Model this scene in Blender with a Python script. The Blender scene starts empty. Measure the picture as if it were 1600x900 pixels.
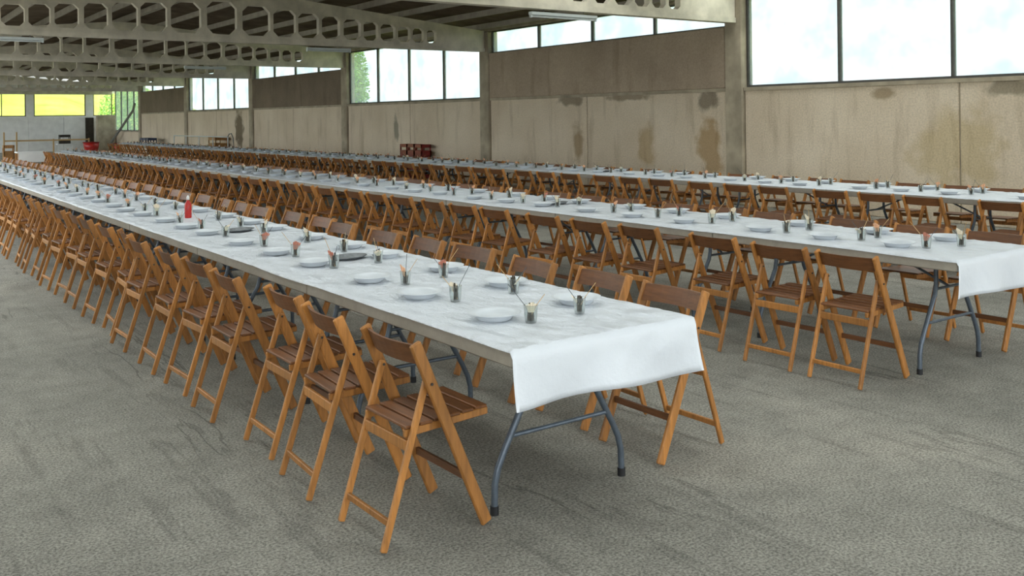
import bpy, bmesh, math, random
from mathutils import Vector, Matrix, noise
R = math.radians
sc = bpy.context.scene
C = sc.collection

# ------------------------------------------------------------------ camera
H = 1.6
cam_d = bpy.data.cameras.new('camera'); cam = bpy.data.objects.new('camera', cam_d); C.objects.link(cam)
cam_d.sensor_width = 36.0; cam_d.lens = 36.0 * 1470 / 1600; cam_d.shift_y = -266.3 / 1600
cam_d.clip_start = 0.05; cam_d.clip_end = 600
cam.matrix_world = (Matrix.Translation((0, 0, H)) @ Matrix.Rotation(R(-35.54), 4, 'Z')
                    @ Matrix.Rotation(R(90), 4, 'X') @ Matrix.Rotation(-0.0125, 4, 'Z'))
sc.camera = cam

# ------------------------------------------------------------------ world: bright overcast sky
w = bpy.data.worlds.new('overcast'); sc.world = w; w.use_nodes = True
bg = w.node_tree.nodes['Background']
bg.inputs['Color'].default_value = (0.90, 0.96, 1.0, 1); bg.inputs['Strength'].default_value = 1.0
sc.view_settings.view_transform = 'Standard'; sc.view_settings.look = 'None'
sc.view_settings.gamma = 1.0; sc.view_settings.use_curve_mapping = False
sc.view_settings.exposure = 1.85
random.seed(7)

# ------------------------------------------------------------------ materials
def lin(r, g, b):
    f = lambda c: (c / 255 / 12.92) if c / 255 <= 0.04045 else ((c / 255 + 0.055) / 1.055) ** 2.4
    return (f(r), f(g), f(b), 1)
MATS = {}
def new_mat(name):
    m = bpy.data.materials.new(name); m.use_nodes = True
    nt = m.node_tree; b = nt.nodes['Principled BSDF']; MATS[name] = m
    return m, nt, b
def N(nt, t, **kw):
    n = nt.nodes.new(t)
    for k, v in kw.items(): setattr(n, k, v)
    return n
def coords(nt, scale=(1, 1, 1), kind='Object'):
    tc = N(nt, 'ShaderNodeTexCoord'); mp = N(nt, 'ShaderNodeMapping'); mp.inputs['Scale'].default_value = scale
    nt.links.new(tc.outputs[kind], mp.inputs['Vector']); return mp.outputs['Vector']
def noise_n(nt, vec, scale, detail=4, rough=0.55):
    n = N(nt, 'ShaderNodeTexNoise'); n.inputs['Scale'].default_value = scale
    n.inputs['Detail'].default_value = detail; n.inputs['Roughness'].default_value = rough
    nt.links.new(vec, n.inputs['Vector']); return n.outputs['Fac']
def ramp(nt, fac, stops):
    r = N(nt, 'ShaderNodeValToRGB'); e = r.color_ramp.elements
    while len(e) > 1: e.remove(e[-1])
    e[0].position = stops[0][0]; e[0].color = stops[0][1]
    for p, c in stops[1:]:
        q = e.new(p); q.color = c
    nt.links.new(fac, r.inputs['Fac']); return r.outputs['Color']
def mix(nt, a, b, fac, mode='MIX'):
    m = N(nt, 'ShaderNodeMix', data_type='RGBA', blend_type=mode)
    for sock, v in ((m.inputs[6], a), (m.inputs[7], b), (m.inputs[0], fac)):
        if hasattr(v, 'links'): nt.links.new(v, sock)
        else: sock.default_value = v
    return m.outputs[2]
def bump(nt, b, h, strength=0.4, dist=0.01):
    n = N(nt, 'ShaderNodeBump'); n.inputs['Strength'].default_value = strength; n.inputs['Distance'].default_value = dist
    nt.links.new(h, n.inputs['Height']); nt.links.new(n.outputs['Normal'], b.inputs['Normal'])
def val(v): return (v, v, v, 1)

def plain(name, col, rough=0.6, metal=0.0, var=0.12, scale=14, bmp=0.15):
    m, nt, b = new_mat(name)
    f = noise_n(nt, coords(nt), scale, 5)
    dark = tuple(c * (1 - var * 2) for c in col[:3]) + (1,)
    lite = tuple(min(1, c * (1 + var)) for c in col[:3]) + (1,)
    nt.links.new(ramp(nt, f, [(0.3, dark), (0.7, lite)]), b.inputs['Base Color'])
    b.inputs['Roughness'].default_value = rough; b.inputs['Metallic'].default_value = metal
    if bmp: bump(nt, b, f, bmp, 0.004)
    return m

def wood(name, stretch, base):
    m, nt, b = new_mat(name)
    v = coords(nt, stretch)
    g = noise_n(nt, v, 9, 6, 0.6)
    d = tuple(c * 0.62 for c in base[:3]) + (1,); l = tuple(min(1, c * 1.25) for c in base[:3]) + (1,)
    col = ramp(nt, g, [(0.3, d), (0.55, base), (0.75, l)])
    oi = N(nt, 'ShaderNodeObjectInfo')
    hs = N(nt, 'ShaderNodeHueSaturation')
    mr = N(nt, 'ShaderNodeMapRange'); mr.inputs['To Min'].default_value = 0.78; mr.inputs['To Max'].default_value = 1.2
    nt.links.new(oi.outputs['Random'], mr.inputs['Value']); nt.links.new(mr.outputs[0], hs.inputs['Value'])
    nt.links.new(col, hs.inputs['Color']); nt.links.new(hs.outputs['Color'], b.inputs['Base Color'])
    b.inputs['Roughness'].default_value = 0.52; bump(nt, b, g, 0.12, 0.002)
    return m
WB = (0.42, 0.175, 0.038, 1)
wood('wood_upright', (6, 6, 0.6), WB)
wood('wood_cross', (6, 0.6, 6), (0.16, 0.060, 0.017, 1))
wood('wood_crate', (3, 3, 1), (0.42, 0.20, 0.06, 1))
plain('tabletop', lin(158, 151, 138), 0.5, 0, 0.06, 20, 0.05)
plain('steel', lin(96, 106, 116), 0.35, 0.35, 0.1, 30, 0)
plain('rubber', (0.012, 0.012, 0.013, 1), 0.6, 0, 0.1, 20, 0)
plain('porcelain', lin(212, 217, 221), 0.35, 0, 0.02, 8, 0)
plain('tray_metal', lin(120, 124, 126), 0.45, 0.3, 0.2, 30, 0.1)
plain('bolt', (0.1, 0.09, 0.08, 1), 0.4, 0.8, 0.1, 30, 0)
plain('beam_concrete', lin(218, 210, 192), 0.9, 0, 0.13, 3.0, 0.5)
plain('column_concrete', lin(172, 160, 138), 0.92, 0, 0.18, 2.4, 0.6)
plain('purlin', lin(168, 160, 144), 0.9, 0, 0.1, 4, 0.2)
plain('roof_sheet', lin(112, 98, 80), 0.95, 0, 0.22, 1.6, 0.3)
plain('white_paint', lin(243, 243, 240), 0.75, 0, 0.05, 3, 0.2)
plain('frame_dark', lin(74, 72, 68), 0.55, 0.2, 0.1, 20, 0)
plain('frame_brown', lin(92, 72, 50), 0.6, 0, 0.1, 20, 0)
plain('lamp_white', lin(206, 212, 212), 0.4, 0, 0.03, 10, 0)
plain('red_plastic', lin(126, 24, 20), 0.4, 0, 0.1, 10, 0)
plain('red_bright', lin(190, 40, 34), 0.35, 0, 0.1, 10, 0)
plain('blue_plastic', lin(38, 52, 86), 0.4, 0, 0.15, 10, 0)
plain('pipe_grey', lin(128, 128, 122), 0.5, 0, 0.1, 10, 0)
plain('dark_board', lin(58, 52, 44), 0.8, 0, 0.2, 6, 0.2)
plain('napkin_peach', lin(236, 188, 150), 0.85, 0, 0.08, 60, 0)
plain('napkin_cream', lin(238, 226, 204), 0.85, 0, 0.06, 60, 0)
plain('napkin_rose', lin(206, 140, 118), 0.85, 0, 0.08, 60, 0)
plain('sprig_dark', lin(66, 54, 36), 0.7, 0, 0.3, 80, 0)
plain('sprig_olive', lin(86, 84, 46), 0.7, 0, 0.3, 80, 0)
plain('stick_dark', lin(70, 78, 84), 0.4, 0.2, 0.1, 60, 0)
plain('stick_pale', lin(205, 170, 118), 0.6, 0, 0.1, 60, 0)
plain('cord_white', lin(225, 225, 222), 0.9, 0, 0.04, 30, 0)

# clear plastic
m, nt, b = new_mat('clear_plastic')
out = nt.nodes['Material Output']
tr = N(nt, 'ShaderNodeBsdfTransparent'); tr.inputs[0].default_value = (0.93, 0.96, 0.95, 1)
gl = N(nt, 'ShaderNodeBsdfGlossy'); gl.inputs['Roughness'].default_value = 0.08
fr = N(nt, 'ShaderNodeLayerWeight'); fr.inputs['Blend'].default_value = 0.35
mx = N(nt, 'ShaderNodeMixShader'); nt.links.new(fr.outputs['Facing'], mx.inputs[0])
nt.links.new(tr.outputs[0], mx.inputs[1]); nt.links.new(gl.outputs[0], mx.inputs[2]); nt.links.new(mx.outputs[0], out.inputs[0])

# dusty ribbed window glass
m, nt, b = new_mat('window_glass')
out = nt.nodes['Material Output']
f = noise_n(nt, coords(nt), 1.3, 3)
tint = ramp(nt, f, [(0.35, (0.50, 0.55, 0.57, 1)), (0.65, (0.66, 0.68, 0.68, 1))])
tr = N(nt, 'ShaderNodeBsdfTransparent'); nt.links.new(tint, tr.inputs[0])
tl = N(nt, 'ShaderNodeBsdfTranslucent'); tl.inputs[0].default_value = (0.75, 0.82, 0.84, 1)
mx = N(nt, 'ShaderNodeMixShader'); mx.inputs[0].default_value = 0.14
nt.links.new(tr.outputs[0], mx.inputs[1]); nt.links.new(tl.outputs[0], mx.inputs[2]); nt.links.new(mx.outputs[0], out.inputs[0])

m, nt, b = new_mat('clear_pane')
out = nt.nodes['Material Output']
tr = N(nt, 'ShaderNodeBsdfTransparent'); tr.inputs[0].default_value = (0.9, 0.92, 0.9, 1)
gl = N(nt, 'ShaderNodeBsdfGlossy'); gl.inputs['Roughness'].default_value = 0.05
mx = N(nt, 'ShaderNodeMixShader'); mx.inputs[0].default_value = 0.05
nt.links.new(tr.outputs[0], mx.inputs[1]); nt.links.new(gl.outputs[0], mx.inputs[2]); nt.links.new(mx.outputs[0], out.inputs[0])
# translucent roof sheets, added out of view to let sky light in
m, nt, b = new_mat('added_roof_light')
out = nt.nodes['Material Output']
f = noise_n(nt, coords(nt), 2.0, 3)
tr = N(nt, 'ShaderNodeBsdfTransparent'); nt.links.new(ramp(nt, f, [(0.3, (0.78, 0.78, 0.72, 1)), (0.7, (0.9, 0.9, 0.86, 1))]), tr.inputs[0])
tl = N(nt, 'ShaderNodeBsdfTranslucent'); tl.inputs[0].default_value = (0.85, 0.85, 0.8, 1)
mx = N(nt, 'ShaderNodeMixShader'); mx.inputs[0].default_value = 0.25
nt.links.new(tr.outputs[0], mx.inputs[1]); nt.links.new(tl.outputs[0], mx.inputs[2]); nt.links.new(mx.outputs[0], out.inputs[0])

# paper cloth
def paper(name, strength, dist):
    m, nt, b = new_mat(name)
    b.inputs['Base Color'].default_value = (0.70, 0.735, 0.775, 1); b.inputs['Roughness'].default_value = 0.36
    v = coords(nt, (1, 0.6, 1))
    rg = N(nt, 'ShaderNodeTexNoise', noise_type='RIDGED_MULTIFRACTAL'); rg.inputs['Scale'].default_value = 7.0; rg.inputs['Detail'].default_value = 4
    nt.links.new(v, rg.inputs['Vector']); h1 = noise_n(nt, v, 14, 5, 0.6)
    bump(nt, b, mix(nt, rg.outputs['Fac'], h1, 0.35), strength, dist)
paper('paper_cloth', 1.0, 0.10)            # crumpled where it lies on the tables
paper('paper_cloth_hanging', 0.5, 0.03)    # pulled smoother where it hangs

# floor: rough worn concrete with drag marks along the hall
m, nt, b = new_mat('floor_concrete')
v = coords(nt)
big = noise_n(nt, v, 0.55, 5, 0.6); fine = noise_n(nt, v, 85, 4, 0.75); mid = noise_n(nt, v, 6, 6, 0.65)
streak = noise_n(nt, coords(nt, (5.0, 0.45, 1)), 1.5, 5, 0.6)
c1 = ramp(nt, big, [(0.30, lin(138, 136, 126)), (0.52, lin(160, 157, 146)), (0.72, lin(180, 175, 162))])
c2 = mix(nt, c1, ramp(nt, mid, [(0.3, val(0.60)), (0.6, val(1.0))]), 0.55, 'MULTIPLY')
c3 = mix(nt, c2, ramp(nt, fine, [(0.38, val(0.30)), (0.60, val(1.25))]), 0.85, 'MULTIPLY')
c4 = mix(nt, c3, ramp(nt, streak, [(0.34, val(0.55)), (0.42, val(1.0))]), 0.5, 'MULTIPLY')
st = noise_n(nt, coords(nt, (1, 0.7, 1)), 0.9, 2, 0.4)
c5 = mix(nt, c4, ramp(nt, st, [(0.26, val(0.55)), (0.36, val(1.0))]), 0.6, 'MULTIPLY')
gv = noise_n(nt, coords(nt, (2.6, 0.32, 1)), 1.3, 4, 0.6); gm = noise_n(nt, coords(nt, (1, 0.6, 1)), 0.8, 2, 0.5)
groove = ramp(nt, gv, [(0.484, val(1.0)), (0.495, val(0.0)), (0.505, val(0.0)), (0.516, val(1.0))])
groove = mix(nt, val(1.0), groove, ramp(nt, gm, [(0.52, val(0.0)), (0.62, val(1.0))]))
c5 = mix(nt, c5, mix(nt, val(0.68), val(1.0), groove), 1.0, 'MULTIPLY')
nt.links.new(c5, b.inputs['Base Color']); b.inputs['Roughness'].default_value = 0.95
hmix = mix(nt, fine, streak, 0.35); hm2 = mix(nt, mix(nt, hmix, mid, 0.35), groove, 0.25)
bump(nt, b, hm2, 0.9, 0.02)

# wall concrete
# old damp marks, spalls and patches on the window wall: (y, z, half width, half height, tint)
MARKS = [(37.0, 1.3, .55, .95, (0.22, 0.20, 0.16, 1)), (16.0, 1.95, .55, .16, (0.42, 0.40, 0.37, 1)), (14.2, 1.98, .8, .10, (0.45, 0.42, 0.38, 1)),
         (11.95, 1.85, .38, .25, (0.36, 0.35, 0.33, 1)), (11.95, 1.0, .35, .75, (0.62, 0.50, 0.34, 1)), (15.75, 1.05, .22, .62, (0.55, 0.48, 0.38, 1)),
         (13.6, 1.0, .3, .6, (0.72, 0.64, 0.50, 1)), (23.9, 1.35, .18, .42, (0.42, 0.46, 0.46, 1)), (6.5, 1.93, .45, .14, (0.45, 0.45, 0.42, 1)), (8.4, 1.9, .3, .12, (0.55, 0.5, 0.42, 1)), (7.2, 1.0, .8, .7, (0.80, 0.76, 0.62, 1))]
def wall_mat(name, a, bb, cdark, marks=False):
    m, nt, b = new_mat(name)
    v = coords(nt)
    big = noise_n(nt, v, 0.7, 5, 0.6); run = noise_n(nt, coords(nt, (2.2, 2.2, 0.35)), 1.4, 5, 0.62); fine = noise_n(nt, v, 38, 4, 0.6)
    c = ramp(nt, big, [(0.32, a), (0.68, bb)])
    c = mix(nt, c, ramp(nt, run, [(0.30, cdark), (0.46, (1, 1, 1, 1))]), 0.35, 'MULTIPLY')
    c = mix(nt, c, ramp(nt, fine, [(0.33, val(0.6)), (0.6, val(1.06))]), 0.45, 'MULTIPLY')
    if marks:
        tc = N(nt, 'ShaderNodeTexCoord'); nz = N(nt, 'ShaderNodeTexNoise'); nz.inputs['Scale'].default_value = 3.2; nz.inputs['Detail'].default_value = 5
        nt.links.new(tc.outputs['Object'], nz.inputs['Vector'])
        for (my, mz, hw, hh, tint) in MARKS:
            mp = N(nt, 'ShaderNodeMapping', vector_type='POINT')
            mp.inputs['Scale'].default_value = (0, 1/hw, 1/hh); mp.inputs['Location'].default_value = (0, -my/hw, -mz/hh)
            nt.links.new(tc.outputs['Object'], mp.inputs['Vector'])
            ln = N(nt, 'ShaderNodeVectorMath', operation='LENGTH'); nt.links.new(mp.outputs[0], ln.inputs[0])
            ad = N(nt, 'ShaderNodeMath', operation='ADD'); nt.links.new(ln.outputs['Value'], ad.inputs[0])
            ml = N(nt, 'ShaderNodeMath', operation='MULTIPLY_ADD'); nt.links.new(nz.outputs['Fac'], ml.inputs[0]); ml.inputs[1].default_value = 1.6; ml.inputs[2].default_value = -.8
            nt.links.new(ml.outputs[0], ad.inputs[1])
            c = mix(nt, c, ramp(nt, ad.outputs[0], [(0.55, tint), (0.95, (1, 1, 1, 1))]), 0.9, 'MULTIPLY')
    nt.links.new(c, b.inputs['Base Color']); b.inputs['Roughness'].default_value = 0.93
    bump(nt, b, fine, 0.4, 0.01)
wall_mat('wall_lower', lin(208, 191, 166), lin(224, 209, 186), lin(165, 152, 130), True)
wall_mat('wall_upper', lin(164, 146, 126), lin(184, 166, 144), lin(170, 162, 150))
wall_mat('wall_upper_dark', lin(116, 102, 86), lin(136, 121, 103), lin(170, 162, 150))   # darker weathered panels further down the hall
# outside
m, nt, b = new_mat('meadow')
f = noise_n(nt, coords(nt), 0.35, 6, 0.6)
nt.links.new(ramp(nt, f, [(0.3, (0.30, 0.42, 0.03, 1)), (0.7, (0.62, 0.66, 0.10, 1))]), b.inputs['Base Color'])
b.inputs['Roughness'].default_value = 1
plain('leaf', (0.30, 0.58, 0.07, 1), 0.7, 0, 0.3, 5, 0)
plain('bark', lin(90, 74, 56), 0.9, 0, 0.2, 10, 0.3)

# ------------------------------------------------------------------ mesh helpers
class MB:
    def __init__(s): s.v = []; s.f = []; s.sm = []
    def add(s, vs, fs, smooth=False):
        o = len(s.v); s.v += [tuple(p) for p in vs]; s.f += [tuple(i + o for i in q) for q in fs]; s.sm += [smooth] * len(fs)
    def box(s, x0, x1, y0, y1, z0, z1):
        s.add([(x0,y0,z0),(x1,y0,z0),(x1,y1,z0),(x0,y1,z0),(x0,y0,z1),(x1,y0,z1),(x1,y1,z1),(x0,y1,z1)],
              [(0,3,2,1),(4,5,6,7),(0,1,5,4),(1,2,6,5),(2,3,7,6),(3,0,4,7)])
    def cbox(s, M, sx, sy, sz, c):
        """chamfered box of full size sx,sy,sz placed by matrix M"""
        a, b, d = sx/2, sy/2, sz/2
        vs = []; idx = {}
        for i in (-1, 1):
            for j in (-1, 1):
                for k in (-1, 1):
                    for ax, p in enumerate(((i*a, j*(b-c), k*(d-c)), (i*(a-c), j*b, k*(d-c)), (i*(a-c), j*(b-c), k*d))):
                        idx[(i,j,k,ax)] = len(vs); vs.append(M @ Vector(p))
        fs = []
        g = lambda i,j,k,ax: idx[(i,j,k,ax)]
        for t in (-1, 1):
            q = [g(t,-1,-1,0), g(t,1,-1,0), g(t,1,1,0), g(t,-1,1,0)]; fs.append(q if t > 0 else q[::-1])
            q = [g(-1,t,-1,1), g(-1,t,1,1), g(1,t,1,1), g(1,t,-1,1)]; fs.append(q if t > 0 else q[::-1])
            q = [g(-1,-1,t,2), g(1,-1,t,2), g(1,1,t,2), g(-1,1,t,2)]; fs.append(q if t > 0 else q[::-1])
        for u in (-1, 1):
            for t in (-1, 1):
                q = [g(u,t,-1,0), g(u,t,-1,1), g(u,t,1,1), g(u,t,1,0)]; fs.append(q if u*t > 0 else q[::-1])
                q = [g(u,-1,t,0), g(u,1,t,0), g(u,1,t,2), g(u,-1,t,2)]; fs.append(q if u*t > 0 else q[::-1])
                q = [g(-1,u,t,1), g(-1,u,t,2), g(1,u,t,2), g(1,u,t,1)]; fs.append(q if u*t > 0 else q[::-1])
        for i in (-1, 1):
            for j in (-1, 1):
                for k in (-1, 1):
                    q = [g(i,j,k,0), g(i,j,k,1), g(i,j,k,2)]; fs.append(q if i*j*k > 0 else q[::-1])
        s.add(vs, fs)
    def bar(s, p0, p1, wdir, wid, th, c=0.003):
        """bar from p0 to p1; wid measured along wdir (made square to the axis), th across"""
        p0, p1, wd = Vector(p0), Vector(p1), Vector(wdir)
        z = (p1 - p0); L = z.length; z.normalize(); x = (wd - z * wd.dot(z)).normalized(); y = z.cross(x)
        M = Matrix((x, y, z)).transposed().to_4x4(); M.translation = (p0 + p1) / 2
        s.cbox(M, wid, th, L, c)
    def tube(s, pts, r, n=8, smooth=True):
        pts = [Vector(p) for p in pts]; rings = []
        rs = r if isinstance(r, (list, tuple)) else [r] * len(pts)
        up = None
        for i, p in enumerate(pts):
            t = (pts[min(i+1, len(pts)-1)] - pts[max(i-1, 0)]).normalized()
            if up is None:
                up = Vector((0,0,1)) if abs(t.z) < 0.9 else Vector((1,0,0))
            x = (up - t * up.dot(t)).normalized(); up = x; y = t.cross(x)
            rings.append([p + (x * math.cos(2*math.pi*k/n) + y * math.sin(2*math.pi*k/n)) * rs[i] for k in range(n)])
        vs = [q for rg in rings for q in rg]; fs = []
        for i in range(len(rings)-1):
            for k in range(n):
                a, b2 = i*n+k, i*n+(k+1) % n; fs.append((a, b2, b2+n, a+n))
        s.add(vs, fs, smooth)
        s.add(rings[0], [tuple(range(n-1, -1, -1))]); s.add(rings[-1], [tuple(range(n))])
    def lathe(s, prof, n=16, smooth=True, cx=0, cy=0, sy=1.0):
        vs = []; fs = []
        for r, z in prof:
            for k in range(n):
                a = 2*math.pi*k/n; vs.append((cx + r*math.cos(a), cy + sy*r*math.sin(a), z))
        for i in range(len(prof)-1):
            for k in range(n):
                a, b2 = i*n+k, i*n+(k+1) % n; fs.append((a, b2, b2+n, a+n))
        s.add(vs, fs, smooth)
    def mesh(s, name, mat):
        me = bpy.data.meshes.new(name); me.from_pydata(s.v, [], s.f)
        me.polygons.foreach_set('use_smooth', s.sm)
        me.materials.append(MATS[mat]); me.update(); return me
    def merge(s, o, M=None):
        k = len(s.v); s.v += [tuple(M @ Vector(p)) for p in o.v] if M else o.v
        s.f += [tuple(i + k for i in q) for q in o.f]; s.sm += o.sm

def ob(name, me, parent=None, loc=None):
    o = bpy.data.objects.new(name, me); C.objects.link(o)
    if parent: o.parent = parent
    if loc is not None: o.location = loc
    return o
def empty(name, loc=(0,0,0), rz=0.0):
    o = bpy.data.objects.new(name, None); C.objects.link(o); o.location = loc; o.rotation_euler = (0,0,rz)
    o.empty_display_size = 0.2; return o
def tag(o, label, cat, group=None):
    o['label'] = label; o['category'] = cat
    if group: o['group'] = group
    return o
def struct(o): o['kind'] = 'structure'; return o
def copy_tree(o, parent=None):
    c = o.copy(); C.objects.link(c); c.parent = parent
    for ch in o.children: copy_tree(ch, c)
    return c
def boxes(name, mat, bs, parent=None):
    mb = MB()
    for q in bs: mb.box(*q)
    return ob(name, mb.mesh(name, mat), parent)

# ------------------------------------------------------------------ layout of the hall (metres): rows run along Y
XW = 13.0                                  # inner face of window wall
XL = -0.14                                 # line of posts on the open side
XM = (XW + XL) / 2                         # ridge line
BY = [-4.65, 3.35, 11.33, 19.3, 27.25, 35.55, 44.0, 52.2, 58.3]    # frame lines
YE = 58.3
SILL = 2.05; PAN = 3.18; EAVE = 3.73; SLOPE = 0.10
def roof_z(x): return EAVE + SLOPE * (XW - x if x > XM else x - XL)

# floor
mb = MB(); mb.box(-30, 13.4, -40, YE + 0.4, -0.2, 0.0)
struct(ob('floor', mb.mesh('floor', 'floor_concrete')))
# outside ground
mb = MB(); mb.add([(13.4,-60,-.15),(140,-60,-.15),(140,YE+.4,-.15),(13.4,YE+.4,-.15)], [(0,1,2,3)])
hx = 14.0
mb.add([(-60,YE+.4,-.15),(hx,YE+.4,-.15),(hx,70,.6),(-60,70,.6),(hx+3,100,6.0),(-60,100,6.0),(hx+8,150,14),(-60,150,14),
        (hx+5,66,-.15),(hx+18,100,-.15),(hx+40,150,-.15),(140,150,-.15),(140,YE+.4,-.15)],
       [(0,1,2,3),(3,2,4,5),(5,4,6,7),(1,8,2),(2,8,9,4),(4,9,10,6),(1,12,8),(8,12,9),(9,12,11,10)])
struct(ob('ground_outside', mb.mesh('ground_outside', 'meadow')))

# ---- window wall
wall_r = struct(boxes('wall_right', 'column_concrete', [(13.02, 13.22, BY[0], 52.2, 0, SILL - 0.03), (13.02, 13.22, 52.2, YE, 0, 1.1),
                                                       (13.0, 13.3, BY[0], YE, EAVE, EAVE + 0.12)]))
solid = {2: True, 4: True, 6: True, 0: True}        # bays with an upper concrete panel (index of the nearer frame line)
nw = [0]
def window(axis, c, a0, a1, z0, z1, cuts, frame_mat, fw=0.05, glass='window_glass'):
    """window in the plane axis=c from a0..a1; cuts = mullion positions"""
    nw[0] += 1
    def bx(p0, p1, q0, q1, d0, d1): return (d0, d1, p0, p1, q0, q1) if axis == 'x' else (p0, p1, d0, d1, q0, q1)
    d0, d1 = c, c + 0.07
    fr = struct(boxes('window_%d' % nw[0], frame_mat, [bx(a0, a1, z0, z0+fw, d0, d1), bx(a0, a1, z1-fw, z1, d0, d1),
                bx(a0, a0+fw, z0+fw, z1-fw, d0, d1), bx(a1-fw, a1, z0+fw, z1-fw, d0, d1)]))
    for q in cuts: boxes('mullion', frame_mat, [bx(q-.02, q+.02, z0+fw, z1-fw, d0-.01, d1)], fr)
    ed = [a0+fw] + [p for q in cuts for p in (q-.02, q+.02)] + [a1-fw]
    for i in range(0, len(ed), 2):
        boxes('pane', glass, [bx(ed[i], ed[i+1], z0+fw, z1-fw, d0+.03, d0+.036)], fr)
    return fr
for i in range(len(BY) - 1):
    y0, y1 = BY[i] + 0.21, BY[i+1] - 0.21
    last = i == len(BY) - 2
    sill = 1.1 if last else SILL
    cuts = [y0 + (y1 - y0) * k / 4 for k in (1, 2, 3)]
    ym = (y0 + y1) / 2 + random.uniform(-.2, .3)
    for a, b2 in ((y0, ym - .012), (ym + .012, y1)):     # precast lower panels
        p = MB(); p.cbox(Matrix.Translation((13.04, (a+b2)/2, (sill-.02)/2)), 0.08, b2-a, sill-.02, 0.012)
        ob('panel', p.mesh('panel', 'wall_lower'), wall_r)
    boxes('sill', 'column_concrete', [(12.97, 13.25, y0, y1, sill-.03, sill+.03)], wall_r)
    if i in solid:
        p = MB(); p.cbox(Matrix.Translation((13.03, (y0+y1)/2, (sill+.03+PAN)/2)), 0.14, y1-y0, PAN-sill-.03, 0.015)
        ob('panel', p.mesh('panel', 'wall_upper_dark' if i in (4, 6) else 'wall_upper'), wall_r)
        window('x', 13.06, y0, y1, PAN, EAVE, cuts, 'frame_dark', 0.03)
    else:
        window('x', 13.06, y0, y1, sill + .03, EAVE, cuts, 'frame_dark', 0.04)

# ---- columns
nth = ['first', 'second', 'third', 'fourth', 'fifth', 'sixth', 'seventh', 'eighth', 'ninth', 'tenth', 'eleventh', 'twelfth', 'thirteenth', 'fourteenth', 'fifteenth']
mb = MB(); mb.cbox(Matrix.Translation((13.09, 0, 1.86)), 0.3, 0.4, 3.72, 0.02); col_me = mb.mesh('column_r', 'column_concrete')
for i, y in enumerate(BY[:-1]):
    o = ob('concrete_column', col_me, None, (0, y, 0))
    k = i - 2
    lab = ('grey-brown concrete column in the window wall, %s from the large near window' % nth[k]) if k >= 0 else 'grey-brown concrete column in the window wall, before the large near window'
    tag(o, lab, 'column', 'columns of the window wall')
mb = MB(); mb.cbox(Matrix.Translation((XL - 0.1, 0, 1.63)), 0.3, 0.4, 3.26, 0.02); coll_me = mb.mesh('column_l', 'column_concrete')
for y in BY[:-1]:
    tag(ob('concrete_column', coll_me, None, (0, y, 0)), 'freestanding concrete column along the open side of the hall', 'column', 'columns of the open side')

# ---- perforated concrete roof beams
holes = [(11.30,11.57),(10.92,11.23),(10.53,10.86),(10.08,10.47),(9.65,10.02),(9.16,9.58),(8.64,9.07),(8.09,8.57),(7.53,8.04),(6.86,7.46)]
holes = holes + [(XM-.31, XM+.31)] + [(2*XM - b2, 2*XM - a) for a, b2 in holes[::-1]]
holes = sorted(holes)
def top_h(x): return 3.70 + 0.074 * (11.43 - abs(x - XM) - XM)
def beam_mesh():
    mb = MB(); T = 0.065; zb = 3.25
    cells = []; prev = XL
    for i, (a, b2) in enumerate(holes):
        lo = (holes[i-1][1] + a) / 2 if i else a - 0.12
        hi = (b2 + holes[i+1][0]) / 2 if i < len(holes)-1 else b2 + 0.12
        cells.append((lo, hi, a, b2))
    def solid_cell(lo, hi):
        vs = [(lo,-T,zb),(hi,-T,zb),(hi,-T,roof_z(hi)),(lo,-T,roof_z(lo)),(lo,T,zb),(hi,T,zb),(hi,T,roof_z(hi)),(lo,T,roof_z(lo))]
        mb.add(vs, [(0,1,2,3),(5,4,7,6),(4,5,1,0),(3,2,6,7),(4,0,3,7),(1,5,6,2)])
    solid_cell(XL - .12, cells[0][0]); solid_cell(cells[-1][1], XW - .07)
    for lo, hi, a, b2 in cells:
        m_ = (a + b2) / 2; z0, z1 = 3.39, top_h(m_); w_, h_ = b2 - a, z1 - z0
        c = 0.21 * min(w_, h_)
        octo = [(a+c,z0),(b2-c,z0),(b2,z0+c),(b2,z1-c),(b2-c,z1),(a+c,z1),(a,z1-c),(a,z0+c)]
        rect = [(lo,zb),(hi,zb),(hi,roof_z(hi)),(lo,roof_z(lo))]
        F = [(0,1,5,4),(1,6,5),(1,2,7,6),(2,8,7),(2,3,9,8),(3,10,9),(3,0,11,10),(0,4,11)]
        P_ = rect + octo
        mb.add([(x,-T,z) for x, z in P_], F)
        mb.add([(x,T,z) for x, z in P_], [q[::-1] for q in F])
        n = len(octo)
        mb.add([(x,-T,z) for x, z in octo] + [(x,T,z) for x, z in octo], [((k+1) % n, k, k+n, (k+1) % n + n) for k in range(n)])
        mb.add([(lo,-T,zb),(hi,-T,zb),(hi,T,zb),(lo,T,zb)], [(3,2,1,0)])
        mb.add([(lo,-T,roof_z(lo)),(hi,-T,roof_z(hi)),(hi,T,roof_z(hi)),(lo,T,roof_z(lo))], [(0,1,2,3)])
    # bottom flange
    mb.box(XL-.12, XW-.07, -T-.025, T+.025, zb-.02, zb+.07)
    return mb.mesh('roof_beam', 'beam_concrete')
bm_me = beam_mesh()
for i, y in enumerate(BY):
    o = ob('roof_beam', bm_me, None, (0, y, 0)); k = i - 2
    if k < 0: lab = 'pale concrete roof beam with octagonal holes, before the large near window'
    elif k < 6: lab = 'pale concrete roof beam with octagonal holes, on the %s wall column from the large window' % nth[k]
    else: lab = 'pale concrete roof beam with octagonal holes, against the meadow window wall'
    tag(o, lab, 'beam', 'perforated roof beams')

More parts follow.
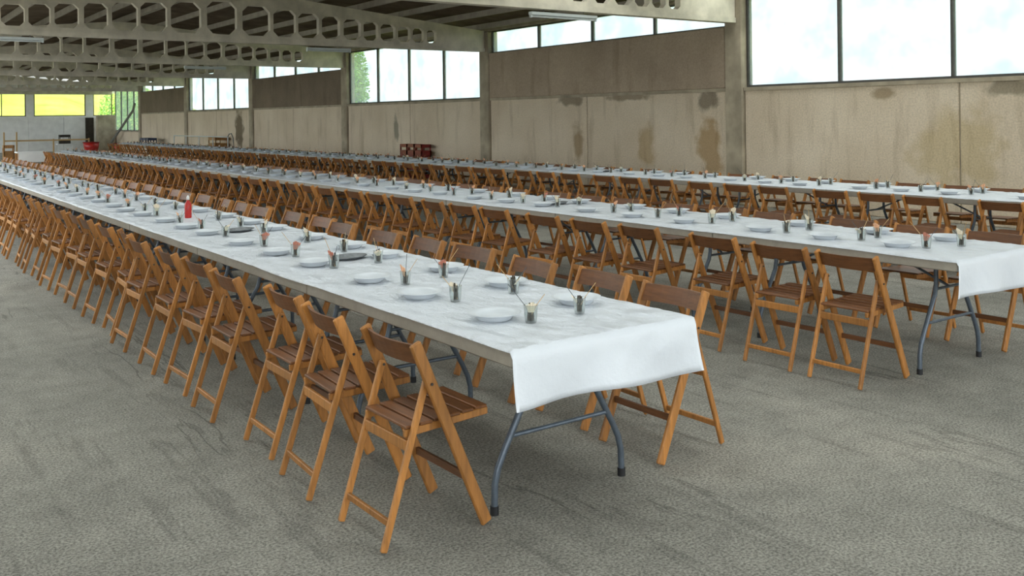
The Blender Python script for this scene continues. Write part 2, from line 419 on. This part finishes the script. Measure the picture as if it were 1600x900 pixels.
# ---- roof: purlins and corrugated sheets
ceil = struct(boxes('ceiling', 'roof_sheet', [(XM-.25, XM+.25, BY[0], YE, roof_z(XM)+.2, roof_z(XM)+.23)]))
px = [XW - .25 - k * 1.06 for k in range(7)]
px = px + [2*XM - x for x in px]
for i in range(len(BY)-1):
    y0, y1 = BY[i], BY[i+1]
    for x in px:
        boxes('purlin', 'purlin', [(x-.03, x+.03, y0+.005, y1-.005, roof_z(x)+.004, roof_z(x)+.13)], ceil)
xs = [XM + (XW + .5 - XM) * k / 4 for k in range(5)]
for i in range(len(BY)-1):
    y0, y1 = BY[i], BY[i+1]; n = int((y1-y0)/.19) * 2
    for side in (0, 1):
        for k in range(4):
            a, b2 = xs[k], xs[k+1] + .08
            mb = MB(); vs = []; lift = .006 * (4 - k)
            for j in range(n+1):
                y = y0 + (y1-y0) * j / n; dz = .05 if j % 2 else 0
                for x in (a, b2):
                    X = x if side == 0 else 2*XM - x
                    vs.append((X, y, EAVE + SLOPE * (XW - x) + .14 + dz + lift))
            mb.add(vs, [(2*j, 2*j+1, 2*j+3, 2*j+2) for j in range(n)])
            light = (i < 2 and k in (1, 3)) or (side == 1 and k == 3)  # skylights added where the roof is unseen, to brighten tables and floor
            ob('added_roof_light' if light else 'roof_sheet', mb.mesh('roof_sheet', 'added_roof_light' if light else 'roof_sheet'), ceil)

# ---- unseen nave added on the open side: its roof and outer wall hold back daylight
NX = XW - XL + .3
YN = BY[2]                                # added nave is cut short so open sky beyond brightens the far hall
for i, y in enumerate(BY[:3]):
    tag(ob('roof_beam', bm_me, None, (-NX, y, 0)), 'pale concrete roof beam of the unseen added nave beyond the open side', 'beam', 'roof beams of the unseen added nave')
for sg in (0, 1):
  for k in range(4):
    xa_, xb_ = XM + (XW + .3 - XM) * k / 4, XM + (XW + .3 - XM) * (k+1) / 4
    za_, zb_ = roof_z(xa_) + .14, EAVE + SLOPE * (XW - xb_) + .14
    if sg: xa_, xb_ = 2*XM - xa_, 2*XM - xb_
    mb = MB(); mb.add([(xa_-NX,BY[0],za_),(xb_-NX,BY[0],zb_),(xb_-NX,YN,zb_),(xa_-NX,YN,za_)], [(0,1,2,3)])
    light = k == 1 and sg == 0  # one unseen strip of the added nave roof passes sky light
    ob('added_roof_light' if light else 'roof_sheet', mb.mesh('roof_slope', 'added_roof_light' if light else 'roof_sheet'), ceil)
struct(boxes('wall_left_added', 'wall_lower', [(-NX+XL-.3, -NX+XL-.1, BY[0], YN, 0, EAVE+.14)]))  # unseen wall added to keep the left side dim

# ---- end wall with meadow windows
wall_e = struct(boxes('wall_end', 'white_paint', [(XL-.3, 13.2, YE+.14, YE+.34, 0, 2.0)]))
for k in range(7):
    a = XL - .3 + k * 1.8; p = MB(); p.cbox(Matrix.Translation((a+.9, YE+.12, .985)), 1.78, .06, 1.97, .01)
    ob('panel', p.mesh('panel', 'white_paint'), wall_e)
for a, b2, cuts in ((-.2, 4.2, [1.2, 2.7]), (4.5, 8.45, [5.9, 7.25]), (8.85, 11.55, []), (11.95, 13.0, [])):
    window('y', YE+.2, a, b2, 2.0, 3.3, cuts, 'frame_brown', .05, 'clear_pane')
for a, b2 in ((4.2, 4.5), (8.45, 8.85), (11.55, 11.95)):
    boxes('post', 'white_paint', [(a, b2, YE+.15, YE+.4, 2.0, 3.3)], wall_e)
boxes('lintel', 'white_paint', [(XL-.3, 13.2, YE+.12, YE+.35, 3.3, 4.5)], wall_e)
p = MB(); p.cbox(Matrix.Translation((12.46, YE-.6, 1.02)), .98, .5, 2.04, .03)
tag(ob('concrete_pier', p.mesh('concrete_pier', 'column_concrete')), 'short broad concrete pier in the corner beside the meadow windows', 'pier')
d = MB(); d.cbox(Matrix.Translation((11.72, YE+.05, .95)), .45, .06, 1.9, .01)
dr = struct(ob('door_1', d.mesh('door_1', 'dark_board')))
boxes('handle', 'bolt', [(11.55, 11.62, YE-.02, YE+.02, 1.0, 1.04)], dr)

# ------------------------------------------------------------------ chairs
# local frame: +x faces the table, origin on the floor at the middle of the feet
def chair_parts():
    P = []
    def post(s):
        mb = MB(); y = s * .198
        mb.bar((.222, y, 0.012), (-.094, y, .762), (1,0,0), .047, .021, .005)
        return ('post', mb, 'wood_upright')
    def rleg(s):
        mb = MB(); y = s * .172
        mb.bar((-.222, y, 0.008), (-.028, y, .615), (1,0,0), .027, .019, .004)
        return ('rear_leg', mb, 'wood_upright')
    for s in (-1, 1): P.append(post(s))
    for s in (-1, 1): P.append(rleg(s))
    # curved backrest slat
    mb = MB(); vs = []; n = 8
    for i in range(n+1):
        t = i / n * 2 - 1; y = t * .188; bow = -.030 * (1 - t*t)
        for (dx, z) in ((0, .672), (.013, .672), (.013-.033, .752), (-.033, .752)):
            vs.append((-.056 + bow + dx, y, z))
    fs = [(0,1,2,3), tuple(reversed([n*4+k for k in range(4)]))]
    for i in range(n):
        for k in range(4):
            a, b2 = i*4+k, i*4+(k+1) % 4; fs.append((a, a+4, b2+4, b2))
    mb.add(vs, fs); P.append(('backrest', mb, 'wood_cross'))
    # seat
    for s in (-1, 1):
        mb = MB(); mb.bar((-.118, s*.150, .418), (.262, s*.150, .436), (0,1,0), .019, .030, .003); P.append(('seat_rail', mb, 'wood_upright'))
    for k in range(6):
        x = -.088 + k * .0635
        mb = MB(); mb.bar((x, -.162, .4405 + k*.0029), (x, .162, .4405 + k*.0029), (1,0,0), .054, .013, .003); P.append(('seat_slat', mb, 'wood_cross'))
    mb = MB(); mb.bar((.142, -.19, .205), (.142, .19, .205), (0,0,1), .030, .018, .003); P.append(('front_stretcher', mb, 'wood_cross'))  # dark slat wood stands in for the shade below the seat
    mb = MB(); mb.bar((-.192, -.163, .105), (-.192, .163, .105), (0,0,1), .026, .016, .003); P.append(('rear_stretcher', mb, 'wood_upright'))
    mb = MB(); mb.bar((-.108, -.163, .372), (-.108, .163, .372), (0,0,1), .042, .016, .003); P.append(('rear_rail', mb, 'wood_upright'))
    for s in (-1, 1):
        mb = MB(); mb.tube([(-.028, s*.160, .60), (-.028, s*.213, .60)], .006, 6); P.append(('pivot_bolt', mb, 'bolt'))
    return P
CP = [(n, mb, mt, mb.mesh(n, mt)) for n, mb, mt in chair_parts()]
# one-mesh chair for distant places
far = MB(); far_me = None
for n, mb, mt, me in CP:
    if n != 'pivot_bolt': far.merge(mb)
far_me = far.mesh('folding_chair_far', 'wood_upright'); far_me.materials.append(MATS['wood_cross'])
k = 0
for n, mb, mt, me in CP:
    if n == 'pivot_bolt': continue
    for q in range(len(mb.f)):
        far_me.polygons[k].material_index = 0 if mt == 'wood_upright' else 1; k += 1
proto = None
def chair(x, y, rz, detailed, label, group):
    global proto
    if not detailed:
        o = ob('folding_chair', far_me, None, (x, y, 0)); o.rotation_euler = (0, 0, rz)
    elif proto is None:
        o = proto = empty('folding_chair', (x, y, 0), rz)
        for n, mb, mt, me in CP: ob(n, me, o)
    else:
        o = copy_tree(proto); o.location = (x, y, 0); o.rotation_euler = (0, 0, rz)
    return tag(o, label, 'chair', group)

# ------------------------------------------------------------------ tables
TW, TL, TH = 0.95, 1.87, 0.738
def leg_pts(s, y):
    pts = [(s*.15, y, .675), (s*.15, y, .53), (s*.165, y, .47), (s*.20, y, .41), (s*.29, y, .25), (s*.325, y, .18), (s*.34, y, .12), (s*.343, y, .02)]
    return pts
def table_parts():
    P = []
    mb = MB(); mb.cbox(Matrix.Translation((0, TL/2, TH-.031)), TW, TL-.006, .062, .006); P.append(('tabletop', mb, 'tabletop', None))
    for y, dy in ((.32, 1), (TL-.32, -1)):
        for s in (-1, 1):
            mb = MB(); mb.tube(leg_pts(s, y), .0145, 8); P.append(('leg', mb, 'steel', None))
            mb = MB(); mb.tube([(s*.343, y, 0.0), (s*.343, y, .035)], .018, 8); P.append(('foot_cap', mb, 'rubber', 'leg'))
        mb = MB(); mb.tube([(-.262, y, .30), (.262, y, .30)], .010, 8); P.append(('crossbar', mb, 'steel', None))
        mb = MB(); mb.tube([(-.17, y, .664), (.17, y, .664)], .012, 8); P.append(('hinge_bar', mb, 'steel', None))
        mb = MB(); mb.tube([(0, y, .50), (0, y + dy*.42, .68)], .009, 6); mb.tube([(-.15, y, .50), (.15, y, .50)], .009, 6); P.append(('brace', mb, 'steel', None))
    return P
TP = [(n, mb, mt, mb.mesh(n, mt), sub) for n, mb, mt, sub in table_parts()]
tfar = MB()
for n, mb, mt, me, sub in TP: tfar.merge(mb)
tfar_me = tfar.mesh('folding_table_far', 'tabletop'); tfar_me.materials.append(MATS['steel'])
k = 0
for n, mb, mt, me, sub in TP:
    for q in range(len(mb.f)):
        tfar_me.polygons[k].material_index = 0 if n == 'tabletop' else 1; k += 1
tproto = None
def table(xc, y, detailed, label, group):
    global tproto
    if not detailed:
        o = ob('folding_table', tfar_me, None, (xc, y, 0))
    elif tproto is None:
        o = tproto = empty('folding_table', (xc, y, 0)); lg = None
        for n, mb, mt, me, sub in TP:
            q = ob(n, me, lg if sub else o)
            if n == 'leg': lg = q
    else:
        o = copy_tree(tproto); o.location = (xc, y, 0)
    return tag(o, label, 'table', group)

def cloth(xc, y0, y1, label, seed):
    """paper roll cloth: crumpled top, folded over the side edges, hanging at the near end"""
    xa, xb = xc - TW/2 - .004, xc + TW/2 + .004; nx = 56
    ys = []; y = y0
    while y < y1:
        ys.append(y); y += .015 if y < 6.2 else (.03 if y < 9 else (.07 if y < 14 else .22))
    ys.append(y1)
    off = Vector((seed * 13.1, seed * 7.7, 0))
    def wr(x, y):
        a = noise.noise(Vector((x*2.2, y*1.3, 0)) + off)
        r1 = 1 - abs(noise.noise(Vector((x*4.2 + y*1.1, y*2.4 - x*.7, 3)) + off))
        r2 = 1 - abs(noise.noise(Vector((x*1.7 - y*.5, y*5.0, 9)) + off))
        r3 = 1 - abs(noise.noise(Vector((x*9, y*7, 5)) + off))
        r4 = 1 - abs(noise.noise(Vector((x*7 + y*5, y*9 - x*6, 21)) + off))
        r5 = 1 - abs(noise.noise(Vector((x*3.1, y*13, 33)) + off))
        m_ = max(0, .55 + .9 * noise.noise(Vector((x*1.3, y*.9, 51)) + off))
        return .0088 * math.tanh((.002*a + .008*r1**10 + .007*r2**9 + m_ * (.006*r3**6 + .007*r4**8 + .006*r5**8)) / .0075)
    vs = []; cols = nx + 3
    def row(y, zf, side=1.0):
        for i in range(cols):
            t = (i - 1) / nx
            if i == 0 or i == cols-1:
                x = xa - .004 if i == 0 else xb + .004
                z = TH - (.002 + .012 * max(0, noise.noise(Vector((y*1.1, i, seed))))) * side
            else:
                x = xa + (xb - xa) * t
                z = TH + .0018 + (zf(x, y) if 0 < t < 1 else .0)
            vs.append((x, y, z))
    drop = .203
    nd = 9
    for k in range(nd):                       # hanging end, bottom first
        f = 1 - k / nd
        for i in range(cols):
            t = min(1, max(0, (i-1)/nx)); x = xa - .004*f + (xb - xa + .012*f + .02*f*f) * t
            z = TH - .004 - drop * f * (1 + .10*t*f + .035*math.sin(t*9 + seed)*f)
            yy = y0 - .010 - .018*f*math.sin(t*11 + seed*2)*f - .012*f
            vs.append((x, yy, z))
    for y in ys: row(y, wr)
    nr = nd + len(ys)
    fs = [(r*cols+i, r*cols+i+1, (r+1)*cols+i+1, (r+1)*cols+i) for r in range(nr-1) for i in range(cols-1)]
    nv = len(vs); rim = [i for i in range(cols)] + [r*cols+cols-1 for r in range(1, nr)] + [(nr-1)*cols+i for i in range(cols-2, -1, -1)] + [r*cols for r in range(nr-2, 0, -1)]
    mb = MB(); lo = [(x, y + (.0012 if q < nd*cols else 0), z - (0 if q < nd*cols else .0012)) for q, (x, y, z) in enumerate(vs)]
    mb.add(vs + lo, fs + [tuple(i + nv for i in q[::-1]) for q in fs] + [(rim[k], rim[k]+nv, rim[(k+1) % len(rim)]+nv, rim[(k+1) % len(rim)]) for k in range(len(rim))], True)
    me = mb.mesh('paper_tablecloth', 'paper_cloth'); me.materials.append(MATS['paper_cloth_hanging'])
    nf = len(fs)
    for q in range(nd * (cols - 1)): me.polygons[q].material_index = 1; me.polygons[q + nf].material_index = 1
    return tag(ob('paper_tablecloth', me), label, 'tablecloth', 'white paper tablecloths')

# ------------------------------------------------------------------ things on the tables
mb = MB(); mb.lathe([(0.0,.002),(.060,.002),(.064,0),(.069,.002),(.080,.016),(.086,.024),(.112,.031),(.114,.033),(.111,.0335),(.086,.0275),(.078,.020),(.066,.008),(.0,.006)], 28)
plate_me = mb.mesh('plate', 'porcelain')
mb = MB(); mb.lathe([(0.0,0),(.12,0),(.15,.012),(.168,.016),(.166,.019),(.146,.015),(.118,.004),(.0,.004)], 28, True, 0, 0, 0.68)
tray_me = mb.mesh('serving_platter', 'tray_metal')
def cup_variant(seed):
    rnd = random.Random(seed); P = []
    mb = MB(); mb.lathe([(.0,.001),(.024,.001),(.026,.0),(.029,.02),(.034,.082),(.0345,.084),(.033,.082),(.0275,.02),(.024,.006),(.0,.005)], 14); P.append(('cup', mb, 'clear_plastic'))
    # sprigs standing in the cup
    mb = MB()
    for k in range(6):
        a = rnd.uniform(0, 6.28); r0, r1 = rnd.uniform(.002, .014), rnd.uniform(.006, .024)
        h = rnd.uniform(.055, .10); b_ = a + rnd.uniform(-.6, .6)
        mb.tube([(r0*math.cos(a), r0*math.sin(a), .007), (r1*math.cos(b_), r1*math.sin(b_), h)], [.0065, .0045], 5)
    P.append(('sprig', mb, rnd.choice(['sprig_dark', 'sprig_dark', 'sprig_olive'])))
    # folded paper napkin: a fanned, creased cone
    mb = MB(); n = 12; a0 = rnd.uniform(0, 6.28); hh = rnd.uniform(.085, .125); lean = rnd.uniform(-.018, .018)
    vs = []
    for k in range(n+1):
        a = a0 + (k / n - .5) * 2.6; r = .012 + .004 * (k % 2)
        vs.append((r*math.cos(a), r*math.sin(a), .05)); r = .024 + .010 * (k % 2)
        vs.append((r*math.cos(a) + lean, r*math.sin(a), hh - .02 * abs(k/n-.5) * 2 + .008 * (k % 2)))
    mb.add(vs, [(2*k, 2*k+2, 2*k+3, 2*k+1) for k in range(n)]); P.append(('napkin', mb, rnd.choice(['napkin_peach', 'napkin_cream', 'napkin_cream', 'napkin_rose'])))
    for q in range(2):
        a = rnd.uniform(0, 6.28); L = rnd.uniform(.03, .075)
        mb = MB(); mb.tube([(-.012*math.cos(a), -.012*math.sin(a), .01), (.030*math.cos(a), .030*math.sin(a), .085), ((.03+L)*math.cos(a), (.03+L)*math.sin(a), .085 + L*1.3)], .0017, 5)
        P.append(('stick', mb, ('stick_dark', 'stick_pale')[q]))
    return P
CUPS = []
for s in range(6):
    ps = cup_variant(40 + s); allm = MB(); meta = []
    for n, mb, mt in ps: allm.merge(mb); meta += [mt] * len(mb.f)
    me = allm.mesh('cup_far', ps[0][2]); names = [ps[0][2]]
    for q, mt in enumerate(meta):
        if mt not in names: names.append(mt); me.materials.append(MATS[mt])
        me.polygons[q].material_index = names.index(mt)
    CUPS.append(dict(parts=[(n, mb.mesh(n, mt), mt) for n, mb, mt in ps], far=me, proto=None))
def cup(x, y, z, k, detailed, label, group):
    V = CUPS[k]
    if not detailed: o = ob('table_cup', V['far'], None, (x, y, z))
    else:
        o = empty('table_cup', (x, y, z))
        for n, me, mt in V['parts']: ob(n, me, o)
    o.rotation_euler = (0, 0, random.uniform(0, 6.28)); q_ = random.uniform(.8, .95); o.scale = (q_, q_, q_)
    return tag(o, label, 'cup', group)

# ------------------------------------------------------------------ the three rows
ROWS = [dict(name='outer row', xl=2.0, y0=2.82, n=13, dl=-.17, dr=.33, seed=1, side=('open side', 'inner side')),
        dict(name='middle row', xl=5.22, y0=2.92, n=15, dl=-.22, dr=.26, seed=2, side=('inner side', 'window side')),
        dict(name='wall row', xl=9.12, y0=2.90, n=20, dl=-.25, dr=.26, seed=3, side=('inner side', 'wall side'))]
SEAT = (.48, 1.03, 1.61)
BAY = ['below the large near window', 'below the near solid panel', 'below the green-edged window', 'below the far solid panel', 'beyond the far solid panel', 'beyond the far solid panel']
for R_ in ROWS:
    xl = R_['xl']; xc = xl + TW/2; y1 = R_['y0'] + R_['n'] * TL
    rn = R_['name']
    cloth(xc, R_['y0'], y1, {'outer row': 'white crumpled paper cloth hanging over the end of the long outer table row',
                           'middle row': 'white paper cloth hanging over the end of the middle table row',
                           'wall row': 'white paper cloth along the table row nearest the window wall'}[rn], R_['seed'])
    cnt = [0, 0]
    for t in range(R_['n']):
        yt = R_['y0'] + t * TL
        if rn != 'wall row':
            lab = ('grey-legged folding table under the cloth, %s from the hanging end of the %s' % (nth[t], rn)) if t < 6 else 'folding table under the cloth in the far half of the %s' % rn
        else: lab = 'folding table under the cloth of the row nearest the window wall'
        table(xc, yt, yt < 12, lab, 'folding tables of the ' + rn)
        for j, sy in enumerate(SEAT):
            for side in (0, 1):
                y = yt + sy + random.uniform(-.03, .03)
                cnt[side] += 1; c = cnt[side]
                bay = max(0, sum(1 for q in BY if q < y + (12.5 - xc) * .0) - 2)
                if rn != 'wall row':
                    where = '%s of the %s' % (R_['side'][side], rn)
                    spot = (('first', 'middle', 'last')[j], nth[t], where.replace('of the', 'of'))
                    if c <= 12: cl = '%s folding chair from hanging cloth end, %s' % (nth[c-1], where)
                    else: cl = '%s of three folding chairs at %s table from cloth end, %s' % spot
                    if c <= 9: ul = '%s cup from hanging cloth end, %s' % (nth[c-1], where); pl = '%s plate from hanging cloth end, %s' % (nth[c-1], where)
                    else: ul = '%s of three cups at %s table from cloth end, %s' % spot; pl = '%s of three plates at %s table from cloth end, %s' % spot
                else:
                    cl = 'folding chair, %s of wall row, %s' % (R_['side'][side], BAY[min(bay, 5)])
                    ul = 'small cup, %s of wall row, %s' % (R_['side'][side], BAY[min(bay, 5)])
                    pl = 'white plate, %s of wall row, %s' % (R_['side'][side], BAY[min(bay, 5)])
                gx = ' of the ' + rn
                # chair (places past the picture edge of the outer row's open side are left out)
                if not (rn == 'outer row' and side == 0 and y > 17):
                    if side == 0: chair(xl + R_['dl'] + random.uniform(-.03, .03), y, random.gauss(0, .045), y < 12.5, cl, 'folding chairs' + gx)
                    else: chair(xl + TW + R_['dr'] + random.uniform(-.04, .04), y, math.pi + random.gauss(0, .05), y < 12.5, cl, 'folding chairs' + gx)
                sgn = -1 if side == 0 else 1
                dcup = .145 if rn == 'outer row' else (.15 if side == 0 else .075)
                cup(xc + sgn * dcup + random.uniform(-.03, .03), y - .15 + random.uniform(-.025, .025), TH + .0095, random.randrange(6), y < 9, ul, 'table cups' + gx)
                p = ob('plate', plate_me, None, (xc + sgn * (.27 if side else .235) + random.uniform(-.02, .02), y + .04 + random.uniform(-.03, .03), TH + .0095))
                tag(p, pl, 'plate', 'white plates' + gx)
for x, y, a, lab in ((2.52, 5.28, .2, 'oval grey metal platter on the third table of the outer row'), (2.50, 7.15, .4, 'oval grey metal platter in the middle of the outer row beyond the third table'),
                (5.72, 7.26, .3, 'oval grey metal platter on the middle row'), (9.6, 10.98, .3, 'oval grey metal platter on the wall row')):
    o = ob('serving_platter', tray_me, None, (x, y, TH + .0095)); o.rotation_euler = (0, 0, a); o.scale = (.8, .8, 1)
    tag(o, lab, 'platter', 'grey metal platters')
# red bottle
bt = empty('sauce_bottle', (2.50, 8.45, TH + .0095)); tag(bt, 'slim red bottle standing among the cups of the outer row', 'bottle')
mb = MB(); mb.lathe([(0,0),(.026,0),(.030,.006),(.030,.11),(.024,.135),(.012,.15),(.012,.165),(0,.165)], 14); ob('body', mb.mesh('body', 'red_bright'), bt)
mb = MB(); mb.lathe([(0.013,.160),(.015,.160),(.013,.185),(.004,.20),(0,.20)], 12); ob('cap', mb.mesh('cap', 'cord_white'), bt)

# ------------------------------------------------------------------ fluorescent battens under the beams
def batten(x0, x1, y, z, label):
    o = empty('fluorescent_lamp', ((x0+x1)/2, y, z)); L = (x1-x0)/2
    mb = MB(); mb.cbox(Matrix.Translation((0, 0, .035)), 2*L, .09, .05, .008); ob('housing', mb.mesh('housing', 'lamp_white'), o)
    mb = MB(); mb.tube([(-L+.03, 0, -.008), (L-.03, 0, -.008)], .016, 10); ob('tube', mb.mesh('tube', 'lamp_white'), o)
    for s in (-1, 1): 
        mb = MB(); mb.cbox(Matrix.Translation((s*(L-.015), 0, -.004)), .03, .05, .05, .005); ob('socket', mb.mesh('socket', 'lamp_white'), o)
    for s in (-1, 1):
        mb = MB(); mb.tube([(s*L*.6, 0, .055), (s*L*.6, 0, 3.23-z)], .006, 6); ob('hanger', mb.mesh('hanger', 'pipe_grey'), o)
    tag(o, label, 'lamp', 'unlit fluorescent lamps under the beams')
batten(8.45, 9.75, 11.33, 3.13, 'white unlit fluorescent lamp under the beam on the first wall column')
batten(8.30, 9.35, 19.3, 3.13, 'white unlit fluorescent lamp under the second beam, nearer the window wall')
batten(1.95, 3.10, 19.3, 3.13, 'white unlit fluorescent lamp under the second beam, away from the window wall')
batten(8.0, 9.2, 27.25, 3.13, 'white unlit fluorescent lamp under the third beam')

# ------------------------------------------------------------------ along the walls
def crate(x, y, z, sx, sy, sz, mat, label, cat='crate', group=None, name='drinks_crate'):
    o = empty(name, (x, y, z)); t = .02
    mb = MB(); mb.box(-sx/2, sx/2, -sy/2, sy/2, 0, .02); ob('base', mb.mesh('base', mat), o)
    for nm, z0, z1 in (('lower_band', .02, sz*.45), ('upper_band', sz*.72, sz)):
        mb = MB()
        mb.box(-sx/2, sx/2, -sy/2, -sy/2+t, z0, z1); mb.box(-sx/2, sx/2, sy/2-t, sy/2, z0, z1)
        mb.box(-sx/2, -sx/2+t, -sy/2+t, sy/2-t, z0, z1); mb.box(sx/2-t, sx/2, -sy/2+t, sy/2-t, z0, z1)
        ob(nm, mb.mesh(nm, mat), o)
    for a in (-1, 1):
        for b2 in (-1, 1):
            mb = MB(); mb.box(a*sx/2 - (t*1.6 if a > 0 else 0), a*sx/2 + (0 if a > 0 else t*1.6), b2*sy/2 - (t*1.6 if b2 > 0 else 0), b2*sy/2 + (0 if b2 > 0 else t*1.6), .02, sz)
            ob('corner_post', mb.mesh('corner_post', mat), o)
    return tag(o, label, cat, group)
for k in range(3):
    for lv in range(3):
        crate(12.72, 21.95 + k * .40 + (.02 if lv % 2 else 0), lv * .305, .30, .37, .30, 'red_plastic',
              ('dark red drinks crate against the wall, %s of its stack' % ('bottom', 'middle', 'top')[lv]), group='red drinks crates by the wall')
# blue crates on a low trolley in the far corner
for k in range(3):
    crate(12.35, 47.6 + k * .55, .42, .40, .5, .40, 'blue_plastic', 'dark blue crate in the row by the far wall', group='blue crates by the wall', name='blue_crate')
lt = empty('trolley', (12.35, 48.15, 0)); tag(lt, 'low flat trolley under the blue crates', 'trolley')
mb = MB(); mb.box(-.3, .3, -.9, .9, .36, .42); ob('deck', mb.mesh('deck', 'dark_board'), lt)
for a in (-1, 1):
    for b2 in (-1, 1):
        mb = MB(); mb.tube([(a*.25, b2*.8, 0), (a*.25, b2*.8, .36)], .02, 8); ob('leg', mb.mesh('leg', 'pipe_grey'), lt)
# pipe railing beside far wall
rl = empty('pipe_railing', (12.2, 39.6, 0)); tag(rl, 'pale pipe railing standing along the wall beneath the far window', 'railing')
for z in (.55, .98):
    mb = MB(); mb.tube([(0, -3.6, z), (0, 3.6, z)], .022, 8); ob('rail', mb.mesh('rail', 'lamp_white'), rl)
for k in range(5):
    mb = MB(); mb.tube([(0, -3.6 + k*1.8, 0), (0, -3.6 + k*1.8, .98)], .022, 8); ob('post', mb.mesh('post', 'lamp_white'), rl)
mb = MB(); mb.tube([(0, -3.6, .98), (0, -3.75, 1.1), (0, -4.0, 1.12), (0, -4.2, .95), (0, -4.25, .6), (0, -4.2, 0)], .022, 8); ob('hoop', mb.mesh('hoop', 'pipe_grey'), rl)
crate(12.6, 38.4, 0, .5, .9, .5, 'wood_crate', 'brown wooden crate behind the pipe railing, bottom one', group='brown crates behind the railing', name='wooden_crate')
crate(12.6, 38.4, .5, .5, .9, .45, 'wood_crate', 'brown wooden crate behind the pipe railing, top one', group='brown crates behind the railing', name='wooden_crate')
# leaning drain pipe
mb = MB(); mb.tube([(12.55, 57.2, 0), (12.6, 57.0, .5), (12.84, 53.0, 2.25), (12.84, 52.7, 2.6)], .07, 8)
tag(ob('drain_pipe', mb.mesh('drain_pipe', 'pipe_grey')), 'grey pipe slanting across the low far window in the corner', 'pipe')
# red bins
def bin_(x, y, r, h, label):
    o = empty('red_bin', (x, y, 0)); tag(o, label, 'bin')
    mb = MB(); mb.lathe([(0,0),(r*.8,0),(r,h),(r*.95,h),(r*.76,.02),(0,.02)], 16); ob('body', mb.mesh('body', 'red_bright'), o)
    mb = MB(); mb.lathe([(r*.97,h*.93),(r*1.06,h*.93),(r*1.06,h*1.01),(r*.97,h*1.01)], 16); ob('rim', mb.mesh('rim', 'red_plastic'), o)
bin_(11.2, 55.4, .42, .55, 'wide red tub on the floor before the dark door')
bin_(11.9, 52.6, .25, .5, 'narrow red bin on the floor before the corner pier')
# small side table in the aisle past the end of the middle row
st = empty('side_table', (4.72, 31.9, 0)); tag(st, 'small side table with pale apron in the aisle past the middle row', 'table')
mb = MB(); mb.cbox(Matrix.Translation((0, 0, .73)), .80, .6, .04, .005); ob('tabletop', mb.mesh('tabletop', 'white_paint'), st)
for a in (-1, 1):
    for b2 in (-1, 1):
        mb = MB(); mb.bar((a*.36, b2*.26, 0), (a*.36, b2*.26, .71), (1,0,0), .05, .05); ob('leg', mb.mesh('leg', 'wood_upright'), st)
mb = MB(); mb.cbox(Matrix.Translation((0, -.28, .57)), .74, .02, .28, .003); ob('apron', mb.mesh('apron', 'white_paint'), st)
# clothes-rail like frame of timber behind it
fr = empty('timber_frame', (9.3, 56.5, 0)); tag(fr, 'slender timber frame of posts and one rail before the white wall', 'frame')
for x in (-2.2, -1.6, .2, 2.0):
    mb = MB(); mb.bar((x, 0, 0), (x, 0, 1.15 if x < 0 else .75), (1,0,0), .07, .07); ob('post', mb.mesh('post', 'stick_pale'), fr)
mb = MB(); mb.bar((-2.2, .06, .68), (2.0, .06, .68), (0,0,1), .08, .05); ob('rail', mb.mesh('rail', 'stick_pale'), fr)
crate(10.25, 57.6, .45, .55, .4, .5, 'dark_board', 'dark brown box on a pale stand before the white wall', cat='box', name='dark_box')
bs = empty('low_stand', (10.25, 57.6, 0)); tag(bs, 'pale low stand under the dark brown box', 'stand')
mb = MB(); mb.box(-.4, .4, -.28, .28, .40, .45); ob('top', mb.mesh('top', 'white_paint'), bs)
for a in (-1, 1):
    for b2 in (-1, 1):
        mb = MB(); mb.box(a*.36-.03, a*.36+.03, b2*.24-.03, b2*.24+.03, 0, .40); ob('leg', mb.mesh('leg', 'white_paint'), bs)
# tall orange crates by the far end of the outer row
for k in range(2):
    crate(5.12, 39.6, k * .40, .36, .36, .40, 'wood_crate', 'orange wooden crate stacked beyond the middle row, %s of the stack' % ('bottom', 'top')[k], group='orange crates beyond the rows', name='wooden_crate')
crate(4.6, 40.2, 0, .45, .45, .75, 'dark_board', 'tall dark open box beside the stacked orange crates', cat='box', name='dark_box')

# ------------------------------------------------------------------ greenery outside the windows
def shrub(x, y, z, rx, rz_, n, label, seed):
    rnd = random.Random(seed); o = empty('shrub', (x, y, -.15)); tag(o, label, 'shrub')
    mb = MB(); mb.tube([(0, 0, 0), (.1, .05, z*.6), (0, .1, z)], [.09, .06, .03], 7); ob('stem', mb.mesh('stem', 'bark'), o)
    mb = MB()
    for k in range(n):
        d = Vector((rnd.gauss(0,1), rnd.gauss(0,1), rnd.gauss(0,1))).normalized() * rnd.random() ** .45
        p = Vector((d.x*rx, d.y*rx, z + d.z*rz_)); a = Vector((rnd.gauss(0,1), rnd.gauss(0,1), rnd.gauss(0,1))).normalized()
        b2 = a.orthogonal().normalized(); s = rnd.uniform(.06, .13)
        mb.add([p - a*s, p + b2*s*.4, p + a*s, p - b2*s*.4], [(0,1,2,3)])
    f_ = ob('foliage', mb.mesh('foliage', 'leaf'), o); f_['kind'] = 'stuff'
shrub(15.6, 31.9, 2.6, .55, 2.2, 4000, 'bright green shrub outside the window past the near solid panel', 3)
shrub(15.0, 63.0, 2.2, 1.9, 2.2, 5000, 'pale green shrub outside the low far corner window', 4)
